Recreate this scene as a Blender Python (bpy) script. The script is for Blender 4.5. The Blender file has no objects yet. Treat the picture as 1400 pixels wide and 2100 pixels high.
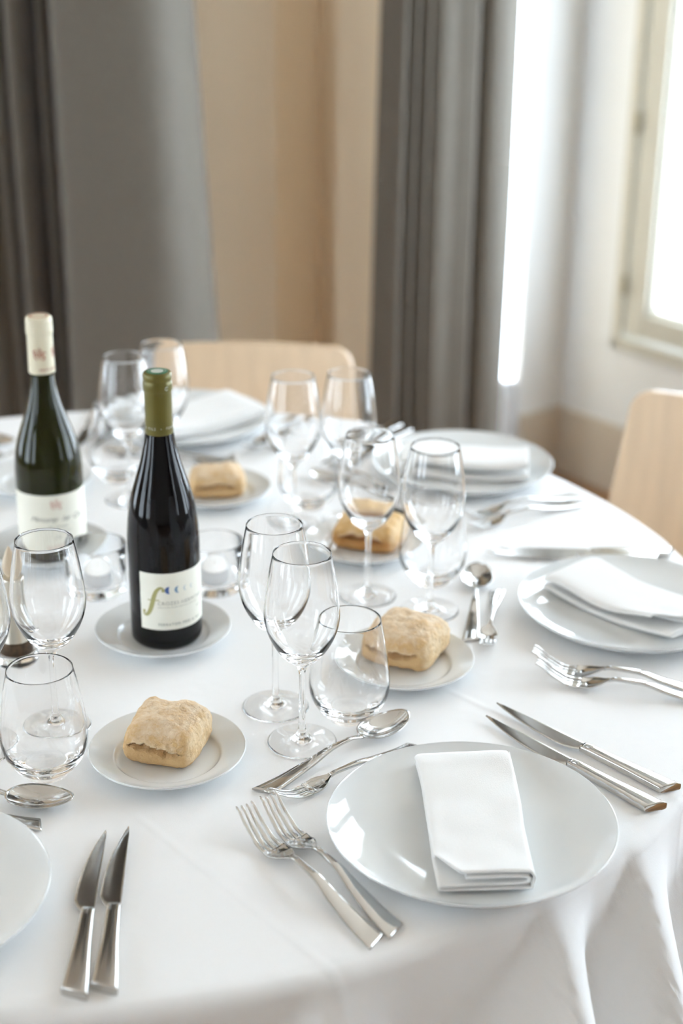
import bpy, bmesh, math, random
from mathutils import Vector, Matrix, noise
from math import sin, cos, pi, radians as rad, sqrt, atan2, degrees

S = bpy.context.scene
COL = S.collection
TZ = 0.75                                   # height of the table top above the floor

# ------------------------------------------------------------------ camera
cam_d = bpy.data.cameras.new('camera'); cam = bpy.data.objects.new('camera', cam_d); COL.objects.link(cam)
PITCH, ROLL, CH = 0.39032, 0.01042, 0.8239
cam_d.sensor_fit = 'VERTICAL'; cam_d.sensor_height = 36.0; cam_d.sensor_width = 24.0
cam_d.lens = 3113.75 / 2100 * 36.0
F = Vector((0, cos(PITCH), -sin(PITCH))); R0 = Vector((1, 0, 0)); U0 = Vector((0, sin(PITCH), cos(PITCH)))
RR = R0 * cos(ROLL) + U0 * sin(ROLL); UU = -R0 * sin(ROLL) + U0 * cos(ROLL)
m = Matrix((RR, UU, -F)).transposed().to_4x4(); m.translation = Vector((0, 0, TZ + CH))
cam.matrix_world = m
cam_d.clip_start = 0.02
cam_d.dof.use_dof = True; cam_d.dof.focus_distance = 1.50; cam_d.dof.aperture_fstop = 2.8
S.camera = cam

# ------------------------------------------------------------------ daylight
W = bpy.data.worlds.new('sky'); S.world = W; W.use_nodes = True
bg = W.node_tree.nodes['Background']; bg.inputs[0].default_value = (0.77, 0.89, 1.0, 1); bg.inputs[1].default_value = 9.0
SKYLIGHTS = []                               # windows register their portals here
S.view_settings.view_transform = 'Standard'; S.view_settings.look = 'None'
S.view_settings.exposure = 0.46; S.view_settings.gamma = 1.0; S.view_settings.use_curve_mapping = False
cy = S.cycles
cy.max_bounces = 24; cy.diffuse_bounces = 6; cy.glossy_bounces = 8; cy.transmission_bounces = 24; cy.transparent_max_bounces = 16
cy.caustics_refractive = True; cy.caustics_reflective = True; cy.sample_clamp_indirect = 0.0; cy.blur_glossy = 0.0
cy.use_denoising = True

# ------------------------------------------------------------------ materials
MATS = {}
def mat(name, col, rough=0.5, metal=0.0, ior=1.5, trans=0.0, coat=0.0, spec=0.5, noise_amt=0.0, noise_scale=20.0, bump=0.0, bump_scale=200.0, col2=None, stretch=None, sheen=0.0):
    if name in MATS: return MATS[name]
    M = bpy.data.materials.new(name); M.use_nodes = True
    nt = M.node_tree; b = nt.nodes['Principled BSDF']
    b.inputs['Base Color'].default_value = (*col, 1); b.inputs['Roughness'].default_value = rough
    b.inputs['Metallic'].default_value = metal; b.inputs['IOR'].default_value = ior
    b.inputs['Transmission Weight'].default_value = trans; b.inputs['Coat Weight'].default_value = coat
    b.inputs['Specular IOR Level'].default_value = spec; b.inputs['Sheen Weight'].default_value = sheen
    tc = nt.nodes.new('ShaderNodeTexCoord'); mp = nt.nodes.new('ShaderNodeMapping')
    nt.links.new(tc.outputs['Object'], mp.inputs[0])
    if stretch: mp.inputs['Scale'].default_value = stretch
    if noise_amt > 0:
        n = nt.nodes.new('ShaderNodeTexNoise'); n.inputs['Scale'].default_value = noise_scale; n.inputs['Detail'].default_value = 5
        nt.links.new(mp.outputs[0], n.inputs['Vector'])
        mx = nt.nodes.new('ShaderNodeMix'); mx.data_type = 'RGBA'
        c2 = col2 or tuple(c * (1 - noise_amt) for c in col)
        mx.inputs['A'].default_value = (*col, 1); mx.inputs['B'].default_value = (*c2, 1)
        cr = nt.nodes.new('ShaderNodeMapRange'); cr.inputs[1].default_value = 0.35; cr.inputs[2].default_value = 0.68
        nt.links.new(n.outputs['Fac'], cr.inputs[0]); nt.links.new(cr.outputs[0], mx.inputs['Factor'])
        nt.links.new(mx.outputs['Result'], b.inputs['Base Color'])
    if bump > 0:
        n2 = nt.nodes.new('ShaderNodeTexNoise'); n2.inputs['Scale'].default_value = bump_scale; n2.inputs['Detail'].default_value = 4
        nt.links.new(mp.outputs[0], n2.inputs['Vector'])
        bp = nt.nodes.new('ShaderNodeBump'); bp.inputs['Strength'].default_value = bump; bp.inputs['Distance'].default_value = 0.002
        nt.links.new(n2.outputs['Fac'], bp.inputs['Height']); nt.links.new(bp.outputs[0], b.inputs['Normal'])
    MATS[name] = M
    return M

PORC = mat('white_porcelain', (0.74, 0.76, 0.76), 0.05, coat=0.3, noise_amt=0.01)
STEEL = mat('polished_steel', (0.60, 0.59, 0.57), 0.06, metal=1.0)
STEELB = mat('steel_blade', (0.56, 0.55, 0.53), 0.10, metal=1.0)
GLASS = mat('clear_glass', (1, 1, 1), 0.0, ior=1.47, trans=1.0)
NAP = mat('white_napkin_cotton', (0.86, 0.86, 0.85), 0.9, bump=0.25, bump_scale=900, sheen=0.2)
WAX = mat('candle_wax', (0.93, 0.92, 0.90), 0.45)
ALU = mat('tealight_aluminium', (0.80, 0.81, 0.82), 0.35, metal=1.0)
WICK = mat('wick', (0.75, 0.72, 0.66), 0.9)
BOT1 = mat('dark_bottle_glass', (0.003, 0.003, 0.004), 0.03, ior=1.45, spec=0.35)
BOT2 = mat('green_bottle_glass', (0.014, 0.016, 0.003), 0.03, ior=1.45, spec=0.4)
OLIVE = mat('olive_capsule', (0.150, 0.130, 0.028), 0.32, metal=0.25)
IVORYC = mat('ivory_capsule', (0.78, 0.72, 0.55), 0.38)
GREENC = mat('green_capsule_top', (0.0, 0.17, 0.07), 0.4)
SILVER = mat('silver_print', (0.62, 0.66, 0.60), 0.4)
PAPER = mat('ivory_label_paper', (0.84, 0.83, 0.74), 0.75)
PAPER2 = mat('cream_label_paper', (0.84, 0.82, 0.72), 0.75)
OLINK = mat('olive_ink', (0.40, 0.38, 0.16), 0.6)
BLUINK = mat('blue_ink', (0.08, 0.15, 0.42), 0.6)
BLUINK2 = mat('pale_blue_ink', (0.20, 0.33, 0.48), 0.6)
BLUINK3 = mat('faint_blue_ink', (0.55, 0.62, 0.64), 0.6)
GREYINK = mat('grey_ink', (0.30, 0.31, 0.27), 0.6)
DARKINK = mat('dark_ink', (0.10, 0.10, 0.08), 0.6)
REDINK = mat('red_brown_ink', (0.42, 0.16, 0.10), 0.6)
PINKINK = mat('pale_red_ink', (0.62, 0.38, 0.32), 0.6)
WOOD = mat('pale_birch_plywood', (0.78, 0.59, 0.40), 0.42, noise_amt=0.12, noise_scale=6, stretch=(8, 8, 0.6), coat=0.15)
LEGM = mat('satin_chair_steel', (0.5, 0.5, 0.5), 0.3, metal=1.0)
BEIGE = mat('beige_wall_paint', (0.88, 0.73, 0.54), 0.85, noise_amt=0.03, noise_scale=3)
WHITEW = mat('off_white_wall_paint', (0.74, 0.75, 0.75), 0.85, noise_amt=0.02, noise_scale=3)
PLINTH = mat('taupe_plinth_paint', (0.56, 0.49, 0.40), 0.7, noise_amt=0.03, noise_scale=3)
CEIL = mat('tan_ceiling_paint', (0.74, 0.67, 0.58), 0.9)
DIMW = mat('taupe_wall_paint', (0.50, 0.46, 0.40), 0.85)
FRAMEM = mat('grey_window_paint', (0.52, 0.50, 0.43), 0.5, noise_amt=0.02)
HINGEM = mat('old_brass_hinge', (0.28, 0.23, 0.13), 0.5)
IRON = mat('dark_iron', (0.10, 0.13, 0.16), 0.5)
PANE = mat('window_pane_glass', (1, 1, 1), 0.0, ior=1.0, trans=1.0, spec=0.0)
FLOORM = mat('oak_floor', (0.36, 0.19, 0.075), 0.4, noise_amt=0.35, noise_scale=4, stretch=(1, 14, 1))
PEPPER = mat('peppercorns', (0.10, 0.06, 0.03), 0.7, noise_amt=0.6, noise_scale=180)
MILLW = mat('mill_pale_wood', (0.62, 0.50, 0.36), 0.35)
MILLM = mat('mill_brushed_metal', (0.62, 0.58, 0.50), 0.28, metal=1.0)

def curtain_mat():
    M = mat('grey_brown_curtain_weave', (0.150, 0.133, 0.108), 0.9, noise_amt=0.10, noise_scale=60, stretch=(1, 1, 6), bump=0.3, bump_scale=500, sheen=0.35)
    return M
CURT = curtain_mat()

def cloth_mat():
    M = bpy.data.materials.new('white_tablecloth_cotton'); M.use_nodes = True
    nt = M.node_tree; b = nt.nodes['Principled BSDF']; L = nt.links.new
    b.inputs['Base Color'].default_value = (0.88, 0.885, 0.89, 1); b.inputs['Roughness'].default_value = 0.85
    b.inputs['Specular IOR Level'].default_value = 0.25; b.inputs['Sheen Weight'].default_value = 0.15
    tc = nt.nodes.new('ShaderNodeTexCoord'); sx = nt.nodes.new('ShaderNodeSeparateXYZ'); L(tc.outputs['Object'], sx.inputs[0])
    def mth(op, a, b2=None):
        n = nt.nodes.new('ShaderNodeMath'); n.operation = op
        for i, v in enumerate((a, b2)):
            if v is None: continue
            if hasattr(v, 'is_linked'): L(v, n.inputs[i])
            else: n.inputs[i].default_value = v
        return n.outputs[0]
    acc = None
    # pressed fold lines of the cloth (object x,y measured from the table centre)
    for (nx, ny, d, w, a) in CREASES:
        dist = mth('ADD', mth('ADD', mth('MULTIPLY', sx.outputs[0], nx), mth('MULTIPLY', sx.outputs[1], ny)), -d)
        g = mth('MULTIPLY', mth('POWER', 2.718, mth('MULTIPLY', mth('MULTIPLY', dist, dist), -1 / (w * w))), a)
        acc = g if acc is None else mth('ADD', acc, g)
    wv = nt.nodes.new('ShaderNodeTexNoise'); wv.inputs['Scale'].default_value = 9; wv.inputs['Detail'].default_value = 3; L(tc.outputs['Object'], wv.inputs['Vector'])
    acc = mth('ADD', acc, mth('MULTIPLY', wv.outputs['Fac'], 0.0035))
    fi = nt.nodes.new('ShaderNodeTexNoise'); fi.inputs['Scale'].default_value = 900; fi.inputs['Detail'].default_value = 2; L(tc.outputs['Object'], fi.inputs['Vector'])
    acc = mth('ADD', acc, mth('MULTIPLY', fi.outputs['Fac'], 0.00012))
    bp = nt.nodes.new('ShaderNodeBump'); bp.inputs['Strength'].default_value = 1.0; bp.inputs['Distance'].default_value = 1.0
    L(acc, bp.inputs['Height']); L(bp.outputs[0], b.inputs['Normal'])
    return M
CREASES = [(0.76, 0.65, -0.245, 0.005, 0.0005), (0.80, 0.60, -0.47, 0.005, 0.0005), (-0.60, 0.80, -0.02, 0.005, 0.0005), (0.70, 0.71, 0.12, 0.005, 0.0005)]
CLOTHM = cloth_mat()

def bread_mat(name, flour, tan, brown):
    M = bpy.data.materials.new(name); M.use_nodes = True
    nt = M.node_tree; b = nt.nodes['Principled BSDF']; L = nt.links.new
    b.inputs['Roughness'].default_value = 0.85; b.inputs['Specular IOR Level'].default_value = 0.2
    tc = nt.nodes.new('ShaderNodeTexCoord'); at = nt.nodes.new('ShaderNodeVertexColor'); at.layer_name = 'bake_shade'
    n1 = nt.nodes.new('ShaderNodeTexNoise'); n1.inputs['Scale'].default_value = 55; n1.inputs['Detail'].default_value = 8; n1.inputs['Roughness'].default_value = 0.7
    n2 = nt.nodes.new('ShaderNodeTexNoise'); n2.inputs['Scale'].default_value = 260; n2.inputs['Detail'].default_value = 4
    L(tc.outputs['Object'], n1.inputs['Vector']); L(tc.outputs['Object'], n2.inputs['Vector'])
    sp = nt.nodes.new('ShaderNodeSeparateColor'); L(at.outputs['Color'], sp.inputs[0])
    def mr(src, a, c):
        r = nt.nodes.new('ShaderNodeMapRange'); r.inputs[1].default_value = a; r.inputs[2].default_value = c; L(src, r.inputs[0]); return r.outputs[0]
    def add(a, c, op='ADD'):
        r = nt.nodes.new('ShaderNodeMath'); r.operation = op
        for i, v in enumerate((a, c)):
            if hasattr(v, 'is_linked'): L(v, r.inputs[i])
            else: r.inputs[i].default_value = v
        return r.outputs[0]
    def mix(f, a, c):
        mx = nt.nodes.new('ShaderNodeMix'); mx.data_type = 'RGBA'; L(f, mx.inputs['Factor'])
        for k, v in (('A', a), ('B', c)):
            if hasattr(v, 'is_linked'): L(v, mx.inputs[k])
            else: mx.inputs[k].default_value = (*v, 1)
        return mx.outputs['Result']
    f1 = mr(add(add(n1.outputs['Fac'], add(sp.outputs[0], 0.55, 'MULTIPLY')), add(n2.outputs['Fac'], 0.25, 'MULTIPLY')), 0.60, 1.02)
    c1 = mix(f1, flour, tan)
    f2 = mr(add(add(n1.outputs['Fac'], 0.5, 'MULTIPLY'), add(sp.outputs[1], 1.0, 'MULTIPLY')), 0.55, 1.2)
    c2 = mix(f2, c1, brown)
    c3 = mix(sp.outputs[2], c2, (0.80, 0.66, 0.46))
    L(c3, b.inputs['Base Color'])
    bp = nt.nodes.new('ShaderNodeBump'); bp.inputs['Strength'].default_value = 0.9; bp.inputs['Distance'].default_value = 0.0022
    L(add(n2.outputs['Fac'], add(n1.outputs['Fac'], 0.6, 'MULTIPLY')), bp.inputs['Height']); L(bp.outputs[0], b.inputs['Normal'])
    return M
BREAD = bread_mat('floury_bread_crust', (0.84, 0.73, 0.58), (0.66, 0.44, 0.22), (0.46, 0.24, 0.08))
BREADB = bread_mat('browned_bread_crust', (0.76, 0.60, 0.38), (0.62, 0.38, 0.15), (0.40, 0.14, 0.03))

# ------------------------------------------------------------------ helpers
def mesh_obj(name, verts, faces, m, parent=None, smooth=True, loc=None, rotz=None):
    me = bpy.data.meshes.new(name); me.from_pydata([tuple(v) for v in verts], [], faces); me.update()
    if smooth: me.polygons.foreach_set('use_smooth', [True] * len(me.polygons))
    if m: me.materials.append(m)
    o = bpy.data.objects.new(name, me); COL.objects.link(o)
    if parent: o.parent = parent
    if loc: o.location = loc
    if rotz is not None: o.rotation_euler = (0, 0, rotz)
    return o
def tag(o, label, cat, group=None):
    o['label'] = label; o['category'] = cat
    if group: o['group'] = group
    return o
def thing(name, label, cat, loc=(0, 0, 0), rotz=0.0, group=None):
    o = bpy.data.objects.new(name, None); COL.objects.link(o); o.empty_display_size = 0.03
    o.location = loc; o.rotation_euler = (0, 0, rotz)
    return tag(o, label, cat, group)
def struct(o): o['kind'] = 'structure'; return o
def copy_thing(src, label, loc, rotz, group=None):
    r = src.copy(); COL.objects.link(r); r.location = loc; r.rotation_euler = (0, 0, rotz); r['label'] = label
    if group: r['group'] = group
    for c in list(src.children):
        d = c.copy(); COL.objects.link(d); d.parent = r
        for g in list(c.children):
            e = g.copy(); COL.objects.link(e); e.parent = d
    return r
def fixn(o):
    bm = bmesh.new(); bm.from_mesh(o.data); bmesh.ops.recalc_face_normals(bm, faces=bm.faces); bm.to_mesh(o.data); bm.free(); return o
def lathe(name, prof, m, parent=None, seg=96, closed=False, recalc=True):
    """prof: (r,z) list; r==0 makes a pole."""
    V = []; rings = []
    for r, z in prof:
        if r < 1e-7: rings.append([len(V)]); V.append((0, 0, z))
        else:
            rings.append(list(range(len(V), len(V) + seg)))
            V += [(r * cos(2 * pi * k / seg), r * sin(2 * pi * k / seg), z) for k in range(seg)]
    Fc = []
    pairs = list(zip(rings[:-1], rings[1:]))
    if closed: pairs.append((rings[-1], rings[0]))
    for a, b in pairs:
        if len(a) == 1 and len(b) == 1: continue
        for k in range(seg):
            k2 = (k + 1) % seg
            if len(a) == 1: Fc.append((a[0], b[k2], b[k]))
            elif len(b) == 1: Fc.append((a[k], a[k2], b[0]))
            else: Fc.append((a[k], a[k2], b[k2], b[k]))
    o = mesh_obj(name, V, Fc, m, parent)
    if recalc: fixn(o)
    return o
def smooth_prof(pts, n=6):
    """Catmull-Rom through the points."""
    out = []
    for i in range(len(pts) - 1):
        p0 = pts[max(i - 1, 0)]; p1 = pts[i]; p2 = pts[i + 1]; p3 = pts[min(i + 2, len(pts) - 1)]
        for k in range(n):
            t = k / n
            out.append(tuple(0.5 * ((2 * b) + (-a + c) * t + (2 * a - 5 * b + 4 * c - d) * t * t + (-a + 3 * b - 3 * c + d) * t ** 3) for a, b, c, d in zip(p0, p1, p2, p3)))
    out.append(pts[-1]); return out
def boxes(name, bl, m, parent=None, bevel=0.0, mw=None):
    V = []; Fc = []
    for (x0, x1, y0, y1, z0, z1) in bl:
        b = len(V)
        V += [(x, y, z) for z in (z0, z1) for (x, y) in ((x0, y0), (x1, y0), (x1, y1), (x0, y1))]
        Fc += [(b, b + 3, b + 2, b + 1), (b + 4, b + 5, b + 6, b + 7)] + [(b + k, b + (k + 1) % 4, b + 4 + (k + 1) % 4, b + 4 + k) for k in range(4)]
    o = mesh_obj(name, V, Fc, m, parent, smooth=False)
    if bevel:
        bv = o.modifiers.new('bevel', 'BEVEL'); bv.width = bevel; bv.segments = 2
    if mw: o.matrix_world = mw
    return o
def prism(name, poly, z0, z1, m):
    n = len(poly); V = [(x, y, z0) for x, y in poly] + [(x, y, z1) for x, y in poly]
    Fc = [tuple(range(n - 1, -1, -1)), tuple(range(n, 2 * n))] + [(k, (k + 1) % n, n + (k + 1) % n, n + k) for k in range(n)]
    return mesh_obj(name, V, Fc, m, smooth=False)
def loft(name, secs, m, parent=None, n=20, power=2.6, cap=True):
    """secs: (x, yc, zc, half width, half thickness, skew)."""
    V = []; Fc = []
    for (x, yc, zc, w, t, sk) in secs:
        for k in range(n):
            a = 2 * pi * k / n; c, s = cos(a), sin(a)
            cy_ = math.copysign(abs(c) ** (2 / power), c); sz = math.copysign(abs(s) ** (2 / power), s)
            V.append((x + sk * cy_ * w, yc + cy_ * w, zc + sz * t))
    for i in range(len(secs) - 1):
        for k in range(n):
            Fc.append((i * n + k, i * n + (k + 1) % n, (i + 1) * n + (k + 1) % n, (i + 1) * n + k))
    if cap:
        Fc.append(tuple(range(n - 1, -1, -1))); Fc.append(tuple((len(secs) - 1) * n + k for k in range(n)))
    return fixn(mesh_obj(name, V, Fc, m, parent))
def interp(tab, x):
    if x <= tab[0][0]: return tab[0][1]
    for (a, va), (b, vb) in zip(tab, tab[1:]):
        if x <= b:
            i = tab.index((a, va)); h = b - a; t = (x - a) / h
            def sl(k):
                if k <= 0 or k >= len(tab) - 1: return 0 if k > 0 else (tab[1][1] - tab[0][1]) / (tab[1][0] - tab[0][0])
                d0 = (tab[k][1] - tab[k - 1][1]) / (tab[k][0] - tab[k - 1][0]); d1 = (tab[k + 1][1] - tab[k][1]) / (tab[k + 1][0] - tab[k][0])
                return 0 if d0 * d1 <= 0 else 2 * d0 * d1 / (d0 + d1)
            m0, m1 = sl(i), sl(i + 1)
            return (2*t**3 - 3*t**2 + 1) * va + (t**3 - 2*t**2 + t) * h * m0 + (-2*t**3 + 3*t**2) * vb + (t**3 - t**2) * h * m1
    return tab[-1][1]

# ------------------------------------------------------------------ the room
FZ = 0.0; CZ = 2.80
Cx, Cy = 0.6258, 4.1738                       # far right corner
AN = rad(37.7)
DR = (sin(AN), -cos(AN)); DB = (-cos(AN), -sin(AN))
def rp(s, off=0.0): return (Cx + DR[0] * s - DB[0] * off, Cy + DR[1] * s - DB[1] * off)   # right wall, off>0 outwards
def bp_(s, off=0.0): return (Cx + DB[0] * s - DR[0] * off, Cy + DB[1] * s - DR[1] * off)  # window wall, off>0 outwards
E2 = bp_(0.62)
YB = -4.5
sR = (Cy - YB) / cos(AN); PR = rp(sR)
PLAN = [(-3.4, YB), PR, (Cx, Cy), E2, (-0.070, 4.05), (-0.178, 3.93), (-3.4, 3.93)]
struct(prism('floor', PLAN, FZ - 0.05, FZ, FLOORM))
struct(prism('ceiling', PLAN, CZ, CZ + 0.05, CEIL))
def wall_mw(org, d, outn):
    """local x along the wall, local y outwards, z up"""
    M = Matrix(((d[0], outn[0], 0, org[0]), (d[1], outn[1], 0, org[1]), (0, 0, 1, 0), (0, 0, 0, 1))); return M
def wall_with_windows(name, org, d, outn, length, wins, m, thick=0.14):
    bl = []; x = 0
    for (a, b, z0, z1) in wins:
        bl.append((x, a, 0, thick, FZ, CZ))
        if z0 > FZ + 0.01: bl.append((a, b, 0, thick, FZ, z0))
        bl.append((a, b, 0, thick, z1, CZ)); x = b
    bl.append((x, length, 0, thick, FZ, CZ))
    o = boxes(name, bl, m); o.matrix_world = wall_mw(org, d, outn); struct(o); return o
RO = (-DB[0], -DB[1]); BO = (-DR[0], -DR[1])
WZ0, WZ1 = TZ - 0.333, 2.45
RW = [(0.185, 1.45, WZ0, WZ1), (2.05, 3.35, WZ0, WZ1), (6.2, 7.4, WZ0, WZ1)]
wall_with_windows('wall_right', (Cx, Cy), DR, RO, sR, RW, WHITEW)
BW = [(0.165, 0.60, 0.06, 2.45)]
wall_with_windows('wall_far', (Cx, Cy), DB, BO, 0.62, BW, WHITEW, thick=0.02)
LW = [(0.9, 1.9, 0.35, 2.4), (3.0, 4.2, 0.35, 2.4), (5.2, 6.4, 0.35, 2.4)]  # unseen; inferred from cool curtain edges, rearmost one added for fill light
wall_with_windows('wall_left', (-3.4, 3.93), (0, -1), (-1, 0), 3.93 - YB, LW, DIMW)
struct(boxes('wall_behind', [(-3.4, PR[0], YB - 0.14, YB, FZ, CZ)], DIMW))
struct(prism('wall_back', [(-3.4, 3.93), (-0.178, 3.93), (-0.070, 4.05), E2, bp_(0.62, 0.02), (0.10, 4.0), (0.05, 4.35), (-3.4, 4.35)], FZ, CZ, BEIGE))  # kink shaped so the middle strip shades darker than its neighbours
# tall painted plinths along the walls
PH = 0.20
o = boxes('baseboard_right', [(0.0, sR, -0.012, 0.0, FZ, PH)], PLINTH, bevel=0.003); o.matrix_world = wall_mw((Cx, Cy), DR, RO); struct(o)
o = boxes('baseboard_far', [(0.0, 0.165, -0.012, 0.0, FZ, PH)], PLINTH, bevel=0.003); o.matrix_world = wall_mw((Cx, Cy), DB, BO); struct(o)
def strip(name, pts, z0, z1, off, m):
    V = []; Fc = []
    for i in range(len(pts) - 1):
        (x0, y0), (x1, y1) = pts[i], pts[i + 1]; L_ = math.hypot(x1 - x0, y1 - y0); nx, ny = (y1 - y0) / L_, -(x1 - x0) / L_
        b = len(V)
        q = [(x0, y0), (x1, y1), (x1 + nx * off, y1 + ny * off), (x0 + nx * off, y0 + ny * off)]
        V += [(x, y, z) for z in (z0, z1) for x, y in q]
        Fc += [(b, b + 3, b + 2, b + 1), (b + 4, b + 5, b + 6, b + 7)] + [(b + k, b + (k + 1) % 4, b + 4 + (k + 1) % 4, b + 4 + k) for k in range(4)]
    return fixn(mesh_obj(name, V, Fc, m, smooth=False))
struct(strip('baseboard_back', [(-3.4, 3.93), (-0.178, 3.93), (-0.070, 4.05), E2], FZ, PH, 0.012, PLINTH))

def portal(mw, x0, x1, z0, z1, off):
    ld = bpy.data.lights.new('window_daylight', 'AREA'); ld.shape = 'RECTANGLE'; ld.size = x1 - x0; ld.size_y = z1 - z0
    ld.cycles.is_portal = True
    lo = bpy.data.objects.new('window_daylight', ld); COL.objects.link(lo)
    c = mw @ Vector(((x0 + x1) / 2, off, (z0 + z1) / 2))
    xa = (mw.to_3x3() @ Vector((1, 0, 0))).normalized(); inn = -(mw.to_3x3() @ Vector((0, 1, 0))).normalized()
    za = -inn; ya = za.cross(xa)
    M = Matrix((xa, ya, za)).transposed().to_4x4(); M.translation = c; lo.matrix_world = M
def window(name, org, d, outn, x0, x1, z0, z1, hinge=True, sashes=2, off=0.0, bars=(0.5,)):
    mw = wall_mw(org, d, outn)
    fr = boxes(name, [(x0, x0 + .032, -.012, .05, z0, z1), (x1 - .032, x1, -.012, .05, z0, z1), (x0, x1, -.012, .05, z0, z0 + .034), (x0, x1, -.012, .05, z1 - .034, z1)], FRAMEM, bevel=0.003)
    fr.matrix_world = mw; struct(fr)
    n = sashes; w = (x1 - x0 - 0.084) / n
    for i in range(n):
        a = x0 + 0.042 + i * w; b = a + w - 0.004
        s0, s1 = z0 + 0.044, z1 - 0.044; t = 0.066
        bl = [(a, a + t, -.004, .042, s0, s1), (b - t, b, -.004, .042, s0, s1), (a + t, b - t, -.004, .042, s0, s0 + t), (a + t, b - t, -.004, .042, s1 - t, s1)]
        for f in bars:
            zz = s0 + (s1 - s0) * f; bl.append((a + t, b - t, .004, .034, zz - .016, zz + .016))
        # thin glazing bead set back from the sash
        bl += [(a + t, a + t + .012, .010, .036, s0 + t, s1 - t), (b - t - .012, b - t, .010, .036, s0 + t, s1 - t), (a + t, b - t, .010, .036, s0 + t, s0 + t + .012)]
        sh = boxes('sash', bl, FRAMEM, fr, bevel=0.004)
        boxes('pane', [(a + t, b - t, .020, .024, s0 + t, s1 - t)], PANE, sh)
        if hinge:
            xh = x0 + 0.036 if i == 0 else x1 - 0.036
            for zh in (z0 + 0.16, z0 + 0.585, z0 + 1.5):
                V = []
                h = lathe('hinge', [(0, -.028), (.007, -.027), (.007, -.002), (.0085, 0), (.007, .002), (.007, .027), (0, .028)], HINGEM, fr, seg=12)
                h.location = (xh, -0.014, zh + 0.02)
    portal(mw, x0 + .03, x1 - .03, z0 + .03, z1 - .03, 0.08)
    return fr
for i, (a, b, z0, z1) in enumerate(RW): window('window_%d' % (i + 1), (Cx, Cy), DR, RO, a, b, z0, z1)
for i, (a, b, z0, z1) in enumerate(LW): window('window_%d' % (i + 5), (-3.4, 3.93), (0, -1), (-1, 0), a, b, z0, z1, hinge=False)
# French window in the far wall, half hidden by the curtain
mwB = wall_mw((Cx, Cy), DB, BO)
fr = boxes('window_4', [(0.165, 0.170, .0, .02, .06, 2.45), (0.593, 0.60, .0, .06, .06, 2.45), (0.165, 0.60, .0, .06, .06, .09), (0.165, 0.60, .0, .06, 2.40, 2.45), (0.170, 0.593, .015, .035, .09, 0.30)], mat('white_window_paint', (0.75, 0.78, 0.82), 0.5))
fr.matrix_world = mwB; struct(fr)
boxes('pane', [(0.170, 0.593, .022, .026, 0.30, 2.40)], PANE, fr)
portal(mwB, 0.172, 0.593, 0.30, 2.40, 0.12)

# iron balcony rail outside the French window, scrolls between bars
rail = thing('balcony_railing', 'dark iron balcony railing seen as small blobs through the bright gap beside the right curtain', 'railing', (*bp_(0.38, 0.30), 0.0), atan2(DB[1], DB[0]))
for x in (-0.14, -0.02, 0.10):
    lathe('baluster', [(0, 0), (.006, 0)] + [q for zc in (0.345, 0.533, 0.715, 0.90) for q in ((.006, zc - .022), (.017, zc - .008), (.017, zc + .008), (.006, zc + .022))] + [(.006, 1.02), (0, 1.02)], IRON, rail, seg=12).location = (x, 0, 0)
boxes('rail_bar', [(-.18, .16, -.012, .012, 1.02, 1.045)], IRON, rail, bevel=.003)
boxes('bottom_bar', [(-.18, .16, -.008, .008, .08, .10)], IRON, rail, bevel=.002)

# ------------------------------------------------------------------ curtains
def curtain(name, label, path, org, d, toward, ztop, zbot, flare, group=None, seed=1):
    """path: (u, depth) pairs; u metres along d from org, depth metres towards the room."""
    pts = smooth_prof(path, 10); nz = 40; V = []; Fc = []; random.seed(seed)
    for j in range(nz + 1):
        f = j / nz; z = ztop + (zbot - ztop) * f
        for i, (u, dp) in enumerate(pts):
            uu = u + flare(u, f) + 0.006 * sin(9 * u + 5 * f + seed) * f
            dd = dp * (0.85 + 0.3 * f) + 0.008 * noise.noise(Vector((u * 6, f * 3, seed)))
            V.append((org[0] + d[0] * uu + toward[0] * dd, org[1] + d[1] * uu + toward[1] * dd, z))
    n = len(pts)
    for j in range(nz):
        for i in range(n - 1): Fc.append((j * n + i, j * n + i + 1, (j + 1) * n + i + 1, (j + 1) * n + i))
    o = mesh_obj(name, V, Fc, CURT)
    sm = o.modifiers.new('thickness', 'SOLIDIFY'); sm.thickness = 0.003
    return tag(o, label, 'curtain', group)
k1 = 0.00108
c1 = [(-260, .02), (-190, .09), (-120, .0), (-60, .08), (-15, .02), (12, .03), (22, -.03), (31, .03), (40, .075), (58, .05), (76, -.05), (92, .03), (106, .02), (117, -.045), (124, .05), (134, .105), (170, .12), (230, .125), (300, .115), (345, .085), (378, .02), (400, -.05)]
curtain('curtain', 'wide grey brown curtain in deep folds at the left of the beige wall', [(p * k1, dd) for p, dd in c1], (-0.775, 3.50), (1, 0), (0, -1), 2.70, 0.02,
        lambda u, f: 0.15 * (f - 0.5) * max(0, u - 0.15) / 0.28, 'floor length grey brown curtains', 3)
c2 = [(786, -.02), (793, .02), (803, .045), (812, .01), (821, .0), (830, .04), (838, .01), (846, .0), (855, .04), (864, .01), (872, .035), (884, .045), (905, .05), (925, .062), (938, .06), (947, -.02), (953, -.02), (962, .055), (985, .075), (1010, .07), (1035, .05), (1052, .0), (1056, -.03)]
L2 = Vector((0.112, 3.70)); Rr2 = Vector((0.410, 3.93)); d2 = (Rr2 - L2); w2 = d2.length; d2.normalize()
curtain('curtain', 'narrow grey brown curtain beside the bright window gap', [((p - 790) / 265 * w2, dd) for p, dd in c2], L2, (d2.x, d2.y), (d2.y, -d2.x), 2.70, 0.02,
        lambda u, f: -0.035 * f * max(0, min(1, 1 - u / w2)) ** 1.5 * (1 if f > .5 else f * 2), 'floor length grey brown curtains', 8)

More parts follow.
